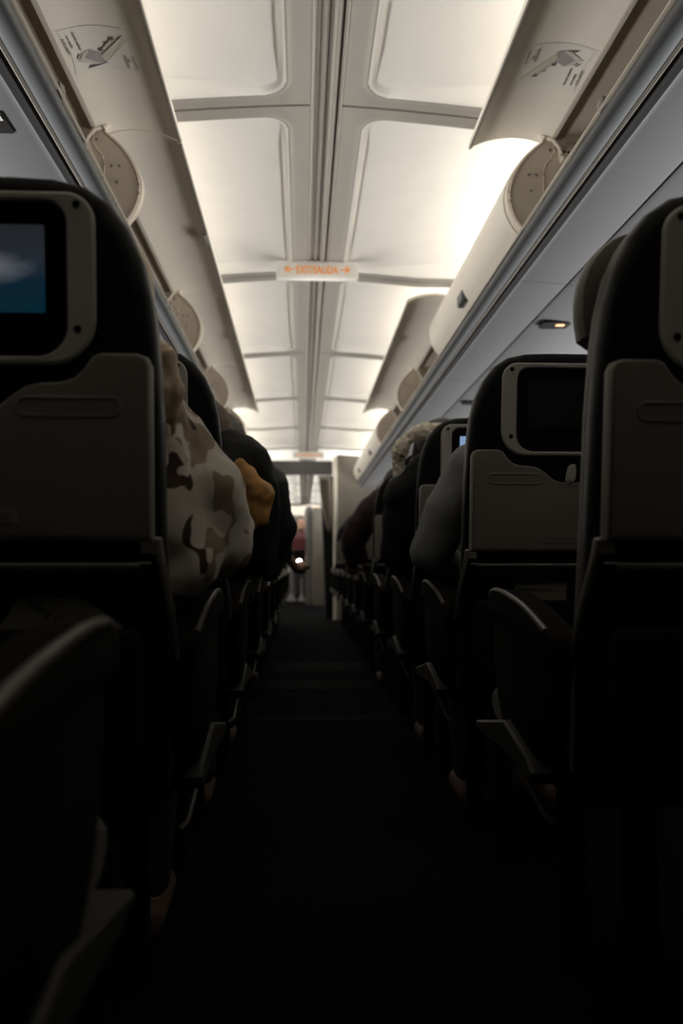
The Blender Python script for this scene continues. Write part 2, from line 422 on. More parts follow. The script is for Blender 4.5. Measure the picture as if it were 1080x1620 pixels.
def overhead_bin(k, s, opened, label):
    y0, y1 = J0+P*k+.004, J0+P*(k+1)-.004
    root = empty('overhead_bin', (s*.9, (y0+y1)/2, Z(1.0)), label, 'overhead bin', 'overhead bins on the %s side' % ('left' if s < 0 else 'right'))
    inv = Matrix.Translation(root.location).inverted()
    def put(o): o.data.transform(inv); return o
    # body: shelf, back and top in one shell
    bm = bmesh.new()
    pts = [(.612, 1.012), (.64, 1.004), (1.10, .998), (1.17, 1.04), (1.18, 1.18), (1.12, 1.235), (.80, 1.318), (.700, 1.316)]
    rings(bm, [[(s*x, y, Z(z)) for x, z in pts] + [(s*(x+(.0 if 0 < i < 7 else 0)), y, Z(z+dz)) for i, ((x, z), dz) in reversed(list(enumerate(zip(pts, (-.010, -.010, -.010, -.02, .02, .022, .010, .010)))))] for y in (y0+.018, y1)])
    put(link('bin_body', bm, M['binin'], root))
    bm = bmesh.new()                                       # light edging strip along the opening's upper edge
    rings(bm, [[(s*x, y, Z(z)) for x, z in ((.690, 1.300), (.700, 1.300), (.702, 1.330), (.690, 1.330))] for y in (y0, y1)])
    put(link('edge_strip', bm, M['trimw'], root))
    # far end panel: rounded D shape
    cl = dense(CLOSED)
    outline = [(.62, 1.000), (1.15, 1.00), (1.15, 1.24), (.82, 1.325), (.70, 1.335)] + [(x+.004, z) for x, z in cl]
    bm = bmesh.new()
    rings(bm, [[(s*x, y, Z(z)) for x, z in (outline if e == 0 else [(x+e*(.6 if x < .9 else -.6), z+(e if z < 1.15 else -e)*.6) for x, z in outline])]
               for y, e in ((y1-.030, .004), (y1-.026, 0), (y1, 0))])
    # raised rim following the curve and the stepped seam
    rim = dense([(x+.014, z) for x, z in CLOSED[1:]])
    tube(bm, [(s*x, y1-.030, Z(z)) for x, z in rim], .005, 6)
    seam = [(.700, 1.325), (.702, 1.265), (.690, 1.245), (.672, 1.225), (.668, 1.195), (.668, 1.13), (.662, 1.09), (.640, 1.065), (.634, 1.02)]
    tube(bm, [(s*x, y1-.0300, Z(z)) for x, z in seam], .0028, 5)
    cap = put(link('end_panel', bm, M['cap'], root))
    for x, z in ((.690, 1.275), (.622, 1.195), (.645, 1.195), (.628, 1.145), (.632, 1.075)):
        bm = bmesh.new(); tube(bm, [(s*x, y1-.034, Z(z)), (s*x, y1-.029, Z(z))], .0042, 8)
        put(link('screw_head', bm, M['groove'], cap))
    bm = bmesh.new()
    box(bm, s*.715, s*.80, y1-.05, y1-.028, Z(1.245), Z(1.285)); box(bm, s*.718, s*.80, y1-.06, y1-.03, Z(1.232), Z(1.246))
    lb = put(link('latch_bracket', bm, M['cap'], root, bevel=.003))
    bm = bmesh.new(); tube(bm, [(s*.760, y1-.053, Z(1.272)), (s*.760, y1-.048, Z(1.272))], .006, 10)
    tube(bm, [(s*.728, y1-.052, Z(1.262)), (s*.728, y1-.048, Z(1.262))], .003, 8); tube(bm, [(s*.741, y1-.052, Z(1.260)), (s*.741, y1-.048, Z(1.260))], .003, 8)
    put(link('bracket_hole', bm, M['black'], lb))
    # door
    bm = bmesh.new()
    if opened:
        sheet(bm, dense(OPEN), y0, y1, .014, s)
        tube(bm, [(s*.449, y0+.004, Z(1.293)), (s*.449, y1-.004, Z(1.293))], .0055, 8)
    else:
        sheet(bm, cl, y0, y1-.004, -.014 if False else .014, s)
    d = put(link('door', bm, M['bin'], root, sharp=50))
    if opened:
        bm = bmesh.new(); tube(bm, [(s*.4455, y0+.004, Z(1.2885)), (s*.4455, y1-.004, Z(1.2885))], .0040, 6)
        e = put(link('door_seal', bm, M['groove'], d))
        bm = bmesh.new()
        tube(bm, [(s*.665, y1-.05, Z(1.308)), (s*.690, y1-.052, Z(1.300)), (s*.712, y1-.055, Z(1.270)), (s*.718, y1-.055, Z(1.25))], [.006, .007, .006, .005], 8)
        tube(bm, [(s*.655, y1-.045, Z(1.318)), (s*.668, y1-.05, Z(1.300))], .010, 8)
        put(link('hinge_arm', bm, M['cap'], root))
        bm = bmesh.new(); box(bm, s*.447, s*.462, (y0+y1)/2-.05, (y0+y1)/2+.05, Z(1.283), Z(1.292))
        put(link('latch', bm, M['groove'], d, bevel=.002))
    else:
        bm = bmesh.new(); box(bm, s*.553, s*.585, (y0+y1)/2-.06, (y0+y1)/2+.045, Z(1.035), Z(1.085))
        put(link('latch', bm, M['rail'], d, bevel=.008))
    # small striker on the sill
    bm = bmesh.new(); box(bm, s*.592, s*.602, (y0+y1)/2+.02, (y0+y1)/2+.055, Z(1.018), Z(1.040)); tube(bm, [(s*.590, (y0+y1)/2+.035, Z(1.032)), (s*.600, (y0+y1)/2+.035, Z(1.032))], .009, 10)
    put(link('striker', bm, M['groove'], root, bevel=.002))
    return root, d, inv

ORD = ['nearest', 'second', 'third', 'fourth', 'fifth', 'sixth', 'seventh', 'eighth', 'ninth', 'tenth', 'eleventh', 'twelfth', 'thirteenth']
for s in (-1, 1):
    for k in range(6):
        op = (k < 4) if s < 0 else k in (0, 2, 3)
        side = 'left' if s < 0 else 'right'
        lab = '%s cream overhead bin on the %s, door %s%s' % (ORD[k], side, 'raised open' if op else 'closed', ', instruction sticker inside' if k == 0 else '')
        root, d, inv = overhead_bin(k, s, op, lab)
        if k == 0:
            st = decal(s, d); st.data.transform(inv)
            st['label'] = 'white instruction sticker with grey luggage drawing'
# hand rail along the bin sill, one on each side
for s, nm in ((-1, 'left'), (1, 'right')):
    bm = bmesh.new()
    pts = [(.617+.025*math.cos(a), .996+.024*math.sin(a)) for a in [2*PI*i/20 for i in range(20)]]
    rings(bm, [[(s*x, y, Z(z)) for x, z in pts] for y in (J0, J0+P*6)])
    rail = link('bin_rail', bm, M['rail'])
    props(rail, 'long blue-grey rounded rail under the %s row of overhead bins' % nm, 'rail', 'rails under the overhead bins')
    bm = bmesh.new()
    rings(bm, [[(s*x, y, Z(z)) for x, z in ((.588, 1.010), (.592, 1.008), (.598, 1.022), (.594, 1.024))] for y in (J0, J0+P*6)])
    link('sill_edge', bm, M['trimw'], rail)
# underside: recessed groove, inner service panel, outer service panel with lights
for s, nm in ((-1, 'left'), (1, 'right')):
    prof_extrude('trim_4' if s < 0 else 'trim_5', [(s*.632, .978), (s*.640, .990), (s*.672, .996), (s*.672, .985), (s*.648, .980), (s*.640, .972)], J0, J0+P*6, M['groove'])
    for k in range(6):
        y0, y1 = J0+P*k+.25, J0+P*(k+1)+.25
        if k == 0: y0 = J0
        bm = bmesh.new()
        pts = [(.652, .992), (.655, .966), (.664, .960), (.672, .963), (.680, .962), (.815, .952), (.826, .953), (.826, .972), (.672, .985)]
        rings(bm, [[(s*x, y, Z(z)) for x, z in pts] for y in (y0+.0015, y1-.0015)])
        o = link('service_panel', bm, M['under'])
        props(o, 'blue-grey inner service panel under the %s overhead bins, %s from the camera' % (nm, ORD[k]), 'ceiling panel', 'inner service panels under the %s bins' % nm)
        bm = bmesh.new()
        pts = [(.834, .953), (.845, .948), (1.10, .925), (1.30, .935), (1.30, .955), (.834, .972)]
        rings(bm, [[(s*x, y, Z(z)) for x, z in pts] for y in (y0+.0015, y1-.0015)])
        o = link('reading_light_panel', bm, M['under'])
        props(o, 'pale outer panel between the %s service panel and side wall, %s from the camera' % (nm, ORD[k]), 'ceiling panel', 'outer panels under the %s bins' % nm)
# reading lamp housings
def lamp_unit(x, y, lit, label):
    root = empty('reading_lamp', (x, y, Z(.935)), label, 'reading lamp', 'reading lamps above the right seats' if x > 0 else None)
    bm = bmesh.new(); slab(bm, rrect(-.055, .055, -.045, .045, .02), [(0, .004), (.004, 0), (.014, 0)], fn=lambda a, b, c: (a, c, -b+.012))
    link('housing', bm, M['dark'], root)
    if lit:
        bm = bmesh.new(); slab(bm, rrect(-.002, .034, -.030, -.004, .010), [(0, .003), (.004, 0)], fn=lambda a, b, c: (a, c, -b-.001))
        link('lit_lens', bm, M['lamp_amber'], root)
    bm = bmesh.new(); tube(bm, [(.02, .015, .0), (.02, .015, -.008)], .013, 14); link('lens', bm, M['fair'], root)
for i in range(5):
    y = 3.20+.80*i
    lamp_unit(.915, y, i == 0, 'black reading lamp above the right seats%s' % (', showing an orange glow' if i == 0 else ', unlit, %s from the camera' % ORD[i]))
root = empty('seat_sign', (-.735, 1.80, Z(.958)), 'small dark sign with a white belt mark under the left bins', 'sign')
bm = bmesh.new(); slab(bm, rrect(-.025, .025, -.045, .045, .006), [(0, .003), (.003, 0), (.008, 0)], fn=lambda a, b, c: (a, c, -b+.006)); link('sign_face', bm, M['dark'], root)
bm = bmesh.new(); slab(bm, rrect(.004, .020, -.035, -.012, .004), [(0, .001), (.001, 0)], fn=lambda a, b, c: (a, c, -b-.003)); slab(bm, rrect(-.018, -.004, -.035, -.012, .004), [(0, .001), (.001, 0)], fn=lambda a, b, c: (a, c, -b-.003)); link('sign_symbol', bm, M['decg'], root)

# ------------------------------------------------------------------ exit signs
def exit_sign(x, y, z0, z1, w, label, full=True):
    root = empty('exit_sign', (x, y, z0), label, 'exit sign', 'exit signs on the cabin ceiling')
    h = z1-z0
    bm = bmesh.new(); slab(bm, rrect(-w/2, w/2, 0, h, .008), [(-.012, .003), (-.010, 0), (.022, 0), (.026, .004)], fn=lambda a, b, c: (a, b, c))
    link('sign_housing', bm, M['signw'], root)
    bm = bmesh.new(); slab(bm, rrect(-w/2+.02, w/2-.02, .010, h-.010, .006), [(-.0145, .002), (-.013, 0)], fn=lambda a, b, c: (a, b, c))
    link('sign_face', bm, M['dec'], root)
    bm = bmesh.new(); box(bm, -.075, -.055, -.005, .015, h, h+.03); box(bm, .055, .075, -.005, .015, h, h+.03); box(bm, -.09, .09, -.008, .018, h, h+.008)
    link('bracket', bm, M['trimw'], root, bevel=.002)
    bm = bmesh.new()
    def pl(a, b): return (a*.70-.002, -.016, b+h/2-.018)
    text_bm(bm, 'EXIT/SALIDA', .050, pl, align='CENTER', bold=.0008)
    for sg in (-1, 1):
        cx = sg*.130
        for q in ([(-.022, -.003), (.016, -.003), (.016, .003), (-.022, .003)], [(.024, 0), (.004, -.017), (-.002, -.013), (.012, 0)], [(.024, 0), (.012, 0), (-.002, .013), (.004, .017)]):
            bm.faces.new([bm.verts.new((cx+sg*a, -.016, h/2+b)) for a, b in q])
    o = link('lettering', bm, M['signo'], root, smooth=False)
    so = o.modifiers.new('s', 'SOLIDIFY'); so.thickness = .0012
exit_sign(-.003, 3.87, Z(1.335), Z(1.418), .385, 'off-white sign reading EXIT/SALIDA in orange, nearest on the ceiling')
exit_sign(.0, 10.35, Z(1.31), Z(1.39), .385, 'blurred exit sign just above the grey cabin header beam')
exit_sign(.12, 17.4, Z(1.14), Z(1.22), .385, 'farthest exit sign, low over the doorway at the aisle end')

# ------------------------------------------------------------------ forward cabin divider
bm = bmesh.new()
slab(bm, [(.345,-EYE),(1.40,-EYE),(1.42,.45),(1.38,.80),(.98,1.33),(.375,1.37),(.345,1.34)], [(10.42, .006), (10.426, 0), (10.474, 0), (10.48, .006)], fn=lambda x, y, z: (x, y, Z(z)))
o = link('cabin_divider', bm, M['part']); props(o, 'cream divider wall ahead of the right rows, rising to the ceiling', 'divider wall')
bm = bmesh.new(); tube(bm, [(.335, 10.40, .01), (.335, 10.40, Z(1.33))], .024, 12)
e = link('edge_post', bm, M['bin'], o)
bm = bmesh.new()
slab(bm, [(-.46,-EYE),(-.46,1.34),(-.49,1.37),(-.98,1.33),(-1.38,.80),(-1.42,.45),(-1.40,-EYE)], [(10.42, .006), (10.426, 0), (10.474, 0), (10.48, .006)], fn=lambda x, y, z: (x, y, Z(z)))
o = link('cabin_divider', bm, M['part']); props(o, 'cream divider wall ahead of the left rows, behind the passengers', 'divider wall')
bm = bmesh.new(); box(bm, -.455, .31, 10.50, 10.60, Z(1.13), Z(1.30)); o = link('header_beam', bm, M['partg'], bevel=.012)
props(o, 'grey header beam spanning the aisle between the two divider walls', 'beam')
# tied-back curtain
bm = bmesh.new(); n = 48; loops = []
for z, w, cx in ((1.10, .150, .215), (1.04, .150, .215), (.90, .140, .222), (.75, .110, .236), (.60, .075, .252), (.48, .045, .262), (.42, .030, .266)):
    loops.append([(cx - w/2 + w*(i/(n-1)) , 10.68+.022*math.sin(i*1.35)+.01*math.sin(i*.4+z*3), Z(z)) for i in range(n)])
fv = [[bm.verts.new(p) for p in lp] for lp in loops]
for a, b in zip(fv, fv[1:]):
    for i in range(n-1): bm.faces.new((a[i], a[i+1], b[i+1], b[i]))
cu = link('curtain', bm, M['curt']); so = cu.modifiers.new('s', 'SOLIDIFY'); so.thickness = .006
props(cu, 'taupe pleated curtain gathered to a point beside the right divider wall', 'curtain')
bm = bmesh.new(); tube(bm, [(.13, 10.68, Z(1.115)), (.33, 10.68, Z(1.115))], .010, 8); link('curtain_rail', bm, M['dark'], cu)
# dark closet behind the curtain
bm = bmesh.new(); slab(bm, [(.235, -EYE), (.42, -EYE), (.42, 1.12), (.30, 1.12), (.17, .90), (.20, .3)], [(10.80, .004), (10.804, 0), (11.30, 0)], fn=lambda x, y, z: (x, y, Z(z)))
o = link('closet', bm, M['dark']); props(o, 'black closet side standing behind the gathered curtain', 'closet')
bm = bmesh.new(); slab(bm, rrect(.10, .48, -EYE, .95, .03), [(14.0, .02), (14.01, 0), (14.6, 0)], fn=lambda x, y, z: (x, y, Z(z)))
M['cabinet'] = mat('cabinet_beige', (.13, .12, .10), .5)
o = link('cabinet', bm, M['cabinet']); props(o, 'pale narrow cabinet beyond the curtain on the right of the aisle', 'cabinet')
bm = bmesh.new(); slab(bm, rrect(-.005, .095, -EYE, .98, .01), [(14.2, .01), (14.21, 0), (14.7, 0)], fn=lambda x, y, z: (x, y, Z(z)))
o = link('galley_cart_bay', bm, M['partg']); props(o, 'dark grey galley column left of the pale cabinet', 'galley')
bm = bmesh.new(); box(bm, -.55, -.03, 16.6, 16.9, Z(.95), Z(1.15)); o = link('galley_canopy', bm, M['bin'], bevel=.03)
props(o, 'white overhead canopy above the galley at the aisle end', 'canopy')
bm = bmesh.new(); box(bm, -1.4, -.42, 16.4, 17.2, .0, Z(.93)); o = link('galley_counter', bm, M['dark'], bevel=.01)
props(o, 'dark galley cabinet on the left at the aisle end', 'galley')

# ------------------------------------------------------------------ seats
HALF = [(0, 1.153), (.05, 1.153), (.10, 1.151), (.137, 1.143), (.165, 1.124), (.188, 1.094), (.205, 1.055), (.215, 1.01), (.220, .96), (.224, .88), (.226, .75), (.229, .62), (.231, .50), (.230, .41)]
SHELL = [(-x, z) for x, z in HALF[1:]] + [(x, z) for x, z in reversed(HALF)]      # ccw seen from -y? fixed below
def area(p): return sum(p[i-1][0]*p[i][1]-p[i][0]*p[i-1][1] for i in range(len(p)))
if area(SHELL) < 0: SHELL = list(reversed(SHELL))
TRH = [(.219, .718), (.219, .926), (.214, .936), (.203, .940), (.160, .940), (.150, .936), (.140, .922), (.128, .911), (.112, .906), (.090, .905), (.072, .901), (.055, .890), (.038, .876), (.020, .870), (0, .869)]
TRAY = TRH + [(-x, z) for x, z in reversed(TRH[:-1])]
if area(TRAY) < 0: TRAY = list(reversed(TRAY))

def make_seat(side, screen, label, loc, extras=True):
    """side +1: aisle edge of the seat is at local -x (right-hand rows); -1: at local +x"""
    a = -side
    root = empty('passenger_seat', loc, label, 'seat')
    bm = bmesh.new()
    slab(bm, SHELL, [(.0, .022), (.002, .012), (.008, .004), (.018, .000), (.045, 0), (.055, .006), (.06, .02)])
    link('back_shell', bm, M['shell'], root)
    cush = [(x*.985, z if z < .5 else z+.002) for x, z in SHELL]
    bm = bmesh.new()
    slab(bm, cush, [(.045, .008), (.052, .001), (.058, 0), (.070, 0), (.084, .006), (.092, .02)])
    link('back_cushion', bm, M['leather'], root)
    bm = bmesh.new()
    hp = smoothpoly([(-.17, .955), (.17, .955), (.185, 1.06), (.155, 1.125), (.10, 1.142), (-.10, 1.142), (-.155, 1.125), (-.185, 1.06)], 2)
    slab(bm, hp, [(.088, .014), (.094, .003), (.105, 0), (.125, 0), (.14, .01), (.145, .03)], fn=lambda x, y, z: (x, y-.02*abs(x/.2)**3*0 + (1.15-z)*LEAN, z))
    hr = link('headrest', bm, M['leather'], root)
    if loc[0] > 0: hr.data.transform(Matrix.Diagonal((1.22, 1, 1, 1)))      # its wings are folded out
    # monitor surround
    bm = bmesh.new()
    out = rrect(-.152, .152, .928, 1.128, (.055, .055, .034, .034), 8)
    inn = rrect(-.119, .119, .937, 1.118, (.038, .038, .026, .026), 8)
    f = lean
    rings(bm, [[f(x, .004, z) for x, z in out], [f(x, -.004, z) for x, z in out], [f(x, -.007, z) for x, z in offset(out, .003)], [f(x, -.007, z) for x, z in offset(inn, -.002)], [f(x, -.005, z) for x, z in inn], [f(x, .004, z) for x, z in inn]], cap0=False, cap1=False)
    bz = link('monitor_frame', bm, M['bezel'], root)
    for x in (-.131, .131):
        for z in (1.113, .969):
            bm = bmesh.new(); tube(bm, [f(x, -.0078, z), f(x, -.004, z)], .0048, 12)
            link('screw_hole', bm, M['black'], bz)
    bm = bmesh.new(); slab(bm, offset(inn, -.001), [(-.001, .002), (.001, 0), (.006, 0)]); gl = link('monitor', bm, M['glass'], root)
    bm = bmesh.new(); slab(bm, rrect(-.092, .092, .989, 1.091, .002, 2), [(-.0022, .0005), (-.0012, 0), (.0, 0)])
    link('screen', bm, M[screen], gl)
    # tray table, folded up
    bm = bmesh.new()
    slab(bm, TRAY, [(-.021, .009), (-.020, .004), (-.0165, .001), (-.010, 0), (-.002, 0)])
    tr = link('tray_table', bm, M['tray'], root)
    for sg in (-1, 1):
        bm = bmesh.new(); o2 = rrect(sg*.1225-.0625, sg*.1225+.0625, .862, .889, .012, 5)
        slab(bm, o2, [(-.0205, .0), (-.0225, .002), (-.0225, .004), (-.0190, .006)])
        link('grip_recess', bm, M['tray'], tr)
    bm = bmesh.new(); slab(bm, rrect(-.062, .060, .738, .755, .002, 2), [(-.0225, .0006), (-.0208, 0)]); link('label_plate', bm, M['label'], tr)
    bm = bmesh.new()
    def pl(u, v): return lean(u, -.0228, v+.7435)
    text_bm(bm, 'FASTEN SEAT BELT WHILE SEATED', .0066, pl, align='CENTER')
    lt = link('lettering', bm, M['ink'], root, smooth=False)
    bm = bmesh.new(); slab(bm, smoothpoly([(-.009, .868), (.006, .868), (.008, .905), (-.003, .908), (-.008, .885)], 1), [(-.034, .002), (-.032, 0), (-.006, 0)]); link('tray_latch', bm, M['bezel'], root)
    for sg in (-1, 1):
        bm = bmesh.new()
        box(bm, *( (sg*.203, sg*.222) ), -.010+.056, .006+.056, .703, .724); box(bm, sg*.200, sg*.216, .045, .052, .690, .693)
        tube(bm, [lean(sg*.222, -.006, .722), lean(sg*.225, -.004, .700), lean(sg*.2335, .012, .64), lean(sg*.240, .03, .57)], [.0065, .006, .006, .004], 8)
        link('tray_arm', bm, M['metal'] if sg == a else M['armgrey'], root, bevel=.001)
    bm = bmesh.new(); tube(bm, [lean(-.2, -.004, .690), lean(.2, -.004, .690)], .0022, 6); link('pocket_rail', bm, M['bezel'], root)
    bm = bmesh.new(); slab(bm, rrect(-.205, .205, .652, .688, .006), [(-.024, .003), (-.021, 0), (.0, 0)]); link('pocket_shade', bm, M['shell'], root)  # black band added in place of the shade over the card's top
    bm = bmesh.new(); slab(bm, rrect(-.205, .205, .45, .612, .02), [(-.030, .02), (-.028, .006), (-.02, 0), (.0, 0)]); link('pocket', bm, M['pocket'], root)
    # lower structure
    bm = bmesh.new(); slab(bm, smoothpoly([(.16, .40), (.60, .38), (.66, .42), (.64, .47), (.20, .475)], 2), [(-.225, .012), (-.215, 0), (.215, 0), (.225, .012)], fn=lambda p, q, r: (q, p, r))
    link('seat_cushion', bm, M['leather'], root)
    for sg in (-1, 1):
        x0, x1 = (sg*.236-.024, sg*.236+.024)
        prof = [(.52, .630), (.505, .642), (.47, .648), (.40, .645), (.28, .628), (.16, .598), (.13, .585), (.14, .545), (.20, .560), (.40, .600), (.50, .600), (.52, .612)]
        prof = smoothpoly(prof, 2)
        bm = bmesh.new()
        slab(bm, prof if area(prof) > 0 else list(reversed(prof)), [(x0, .006), (x0+.003, .001), (x0+.006, 0), (x1-.006, 0), (x1-.003, .001), (x1, .006)], fn=lambda p, q, r: (q, p, r))
        arm = link('armrest', bm, M['armdark'], root)
        bm = bmesh.new()
        tr_ = dense([(.512, .612), (.512, .630), (.500, .640), (.47, .6455), (.40, .6425), (.28, .6255), (.17, .598)], 5)
        xe = sg*.236 + sg*.0195
        tube(bm, [(xe, p, q) for p, q in tr_], .0048, 8)
        link('edge_trim', bm, M['armgrey'], arm)
        xm = sg*.236
        pp = smoothpoly([(.495, .615), (.42, .62), (.28, .600), (.15, .565), (.17, .45), (.24, .40), (.42, .40), (.50, .50)], 2)
        bm = bmesh.new()
        slab(bm, pp if area(pp) > 0 else list(reversed(pp)), [(xm-.018, .006), (xm-.014, 0), (xm+.014, 0), (xm+.018, .006)], fn=lambda p, q, r: (q, p, r))
        link('side_panel', bm, M['armdark'], root)
    if extras:
        xm = a*.236
        pp = [(.60, .400), (.38, .440), (.24, .412), (.215, .395), (.235, .375), (.36, .392), (.52, .385), (.60, .387)]
        bm = bmesh.new(); slab(bm, pp if area(pp) > 0 else list(reversed(pp)), [(xm-.030, .004), (xm-.026, 0), (xm+.02, 0), (xm+.024, .004)], fn=lambda p, q, r: (q, p, r))
        link('side_fairing', bm, M['fair'], root)
        bm = bmesh.new(); tube(bm, [(xm, .53, .385), (xm, .47, .378), (xm, .36, .352), (xm, .25, .325), (xm-a*.01, .235, .318)], .0045, 8)
        link('side_bar', bm, M['armgrey'], root)
        bm = bmesh.new(); box(bm, a*.075, a*.125, .29, .32, .525, .535); box(bm, a*.07, a*.14, .28, .33, .462, .476); box(bm, a*.080, a*.125, .28, .30, .476, .484)
        link('belt_buckle', bm, M['fair'], root, bevel=.002)
    for y in (.20, .50):
        bm = bmesh.new(); box(bm, a*.12-.02, a*.12+.02, y-.02, y+.02, .0, .385)
        link('leg', bm, M['dark'], root, bevel=.004)
    bm = bmesh.new(); box(bm, -.21, .21, .18, .54, .355, .390); link('seat_frame', bm, M['dark'], root, bevel=.004)
    return root

def copy_tree(o, parent=None):
    c = o.copy(); COL.objects.link(c); c.parent = parent
    for ch in o.children: copy_tree(ch, c)
    return c

NROW = 11
ROWY = [.98+.805*k for k in range(NROW)]
XL, XR = -.468, .515
def setscreen(root, m):
    for ch in root.children:
        if ch.name.startswith('monitor'):
            for g in ch.children:
                if g.name.startswith('screen') :
                    g.data = g.data.copy(); g.data.materials[0] = M[m]
seatL = make_seat(-1, 'screen_on', 'nearest black seat back on the left, its screen showing a cloudy blue picture', (XL, ROWY[0], 0))
seatR = make_seat(1, 'screen_off', 'nearest black seat back on the right, cut by the frame edge', (XR+.005, ROWY[0], 0))
seatL['group'] = 'aisle seats on the left'; seatR['group'] = 'aisle seats on the right'
plainL = [c for c in seatL.children if c.name.startswith('headrest')][0].data
for k in range(1, NROW):
    o = copy_tree(seatL); o.location = (XL, ROWY[k], 0)
    extra = {1: ', grey screen corner showing behind the camouflage jacket'}.get(k, '')
    o['label'] = '%s black aisle seat along the left side%s' % (ORD[k], extra)
    setscreen(o, 'screen_off')
    o = copy_tree(seatR); o.location = (XR, ROWY[k], 0)
    extra = {1: ', whole tray and dark screen in view', 2: ', small pale blue screen corner lit'}.get(k, '')
    o['label'] = '%s black aisle seat along the right side%s' % (ORD[k], extra)
    if k == 2: setscreen(o, 'screen_blue')
    for ch in o.children:
        if ch.name.startswith('headrest'): ch.data = plainL
# the seats beside the camera, of which the armrest shows at lower left
o = copy_tree(seatL); o.location = (XL-.01, ROWY[0]-.80, 0)
o['label'] = 'seat beside the camera at lower left, only its curved armrest showing'
def wipe(q):
    for g in list(q.children): wipe(g)
    bpy.data.objects.remove(q)
for ch in list(o.children):
    if not ch.name.split('.')[0] in ('armrest', 'side_panel', 'seat_cushion', 'leg', 'seat_frame', 'side_fairing'):
        wipe(ch)
# low back of that seat, kept behind the camera plane
bm = bmesh.new(); slab(bm, [(x, z) for x, z in SHELL], [(.0, .02), (.01, 0), (.06, .0), (.065, .02)]); link('back_shell', bm, M['shell'], o)

# ------------------------------------------------------------------ cards in the pockets
def card(x, y, z, w, h, rot, label, txt):
    root = empty('safety_card', (x, y, z), label, 'card', 'safety cards in the seat pockets')
    root.rotation_euler = (.10, rot, 0)
    bm = bmesh.new(); slab(bm, rrect(-w/2, w/2, -h/2, h/2, .004, 3), [(-.0008, 0), (.0008, 0)], fn=lambda a, b, c: (a, b, c)); link('card_sheet', bm, M['card'], root)
    bm = bmesh.new()
    for t, sz, u, v in txt:
        text_bm(bm, t, sz, lambda a, b: (a+u, -.0012, b+v), bold=.0004)
    link('lettering', bm, M['ink'], root, smooth=False)
card(-.369, ROWY[0]+.056, .600, .125, .12, .58, 'beige safety card leaning out of the pocket of the nearest left seat', [('Safety Card', .0155, -.054, .018)])
card(XR-.060, ROWY[1]+.053, .630, .115, .07, .04, 'dim printed card in the pocket of the second right seat', [('Safety on board', .010, -.05, .016), ('Seguridad a bordo', .010, -.05, .001)])

# ------------------------------------------------------------------ people
def blob(bm, p, r, sc_=(1, 1, 1)):
    geo = bmesh.ops.create_icosphere(bm, subdivisions=3, radius=r)
    for v in geo['verts']: v.co = Vector((v.co.x*sc_[0], v.co.y*sc_[1], v.co.z*sc_[2])) + Vector(p)
def limb(bm, p0, p1, r0, r1):
    p0, p1 = Vector(p0), Vector(p1)
    n = max(2, int((p1-p0).length/(.35*min(r0, r1)))+1)
    tube(bm, [p0.lerp(p1, i/n) for i in range(n+1)], [r0+(r1-r0)*i/n for i in range(n+1)], 14)
    blob(bm, p0, r0); blob(bm, p1, r1)

TEX = bpy.data.textures.new('fold', 'CLOUDS'); TEX.noise_scale = .09; TEX.noise_depth = 2
TEX3 = bpy.data.textures.new('crease', 'CLOUDS'); TEX3.noise_scale = .035; TEX3.noise_depth = 1
TEX2 = bpy.data.textures.new('fluff', 'CLOUDS'); TEX2.noise_scale = .012; TEX2.noise_depth = 1
def fused(name, bm, m, parent, voxel=.010, disp=0, tex=None, smooth=4):
    o = link(name, bm, m, parent)
    r = o.modifiers.new('fuse', 'REMESH'); r.mode = 'VOXEL'; r.voxel_size = voxel; r.use_smooth_shade = True
    if smooth:
        sm = o.modifiers.new('smooth', 'SMOOTH'); sm.iterations = smooth; sm.factor = .5
    if disp:
        d = o.modifiers.new('folds', 'DISPLACE'); d.texture = tex or TEX; d.strength = disp; d.mid_level = .5; d.texture_coords = 'LOCAL'
    return o

def hand(bm, w, d, up, s=1):
    """palm, four bent fingers of different length and a thumb; w wrist, d finger direction, up back of the hand"""
    w = Vector(w); d = Vector(d).normalized(); up = Vector(up).normalized(); side = d.cross(up).normalized()*s
    limb(bm, w, w+d*.05, .026, .030); blob(bm, w+d*.065, .040, (1, 1, .8))
    for i, (o, L) in enumerate(((-.030, .070), (-.010, .080), (.010, .076), (.029, .060))):
        b = w+d*.085+side*o; k = b+d*L*.5-up*.006; t = k+d*L*.4-up*L*.35
        limb(bm, b, k, .0095, .0088); limb(bm, k, t, .0088, .0075)
    b = w+d*.03-side*.028; k = b-side*.025+d*.025-up*.01
    limb(bm, b, k, .012, .0105); limb(bm, k, k+d*.028-up*.012, .0105, .0085)

def head(bm, c, f, r=.088):
    """skull, jaw, nose, ears; f = facing"""
    c = Vector(c); f = Vector(f).normalized(); sd = f.cross(Vector((0, 0, 1))).normalized()
    blob(bm, c+Vector((0, 0, .02)), r, (.92, 1.02, 1.08)); blob(bm, c+f*.022-Vector((0, 0, .055)), r*.72, (.9, .95, .95))
    blob(bm, c+f*(r+.006)-Vector((0, 0, .02)), .014, (.9, 1, 1.4))
    for q in (-1, 1):
        blob(bm, c+sd*q*(r*.92)-Vector((0, 0, .01)), .018, (.5, .9, 1.5))
        blob(bm, c+f*(r*.86)+sd*q*.03+Vector((0, 0, .012)), .014)
    blob(bm, c+f*(r*.88)-Vector((0, 0, .062)), .018, (1.3, .6, .5))

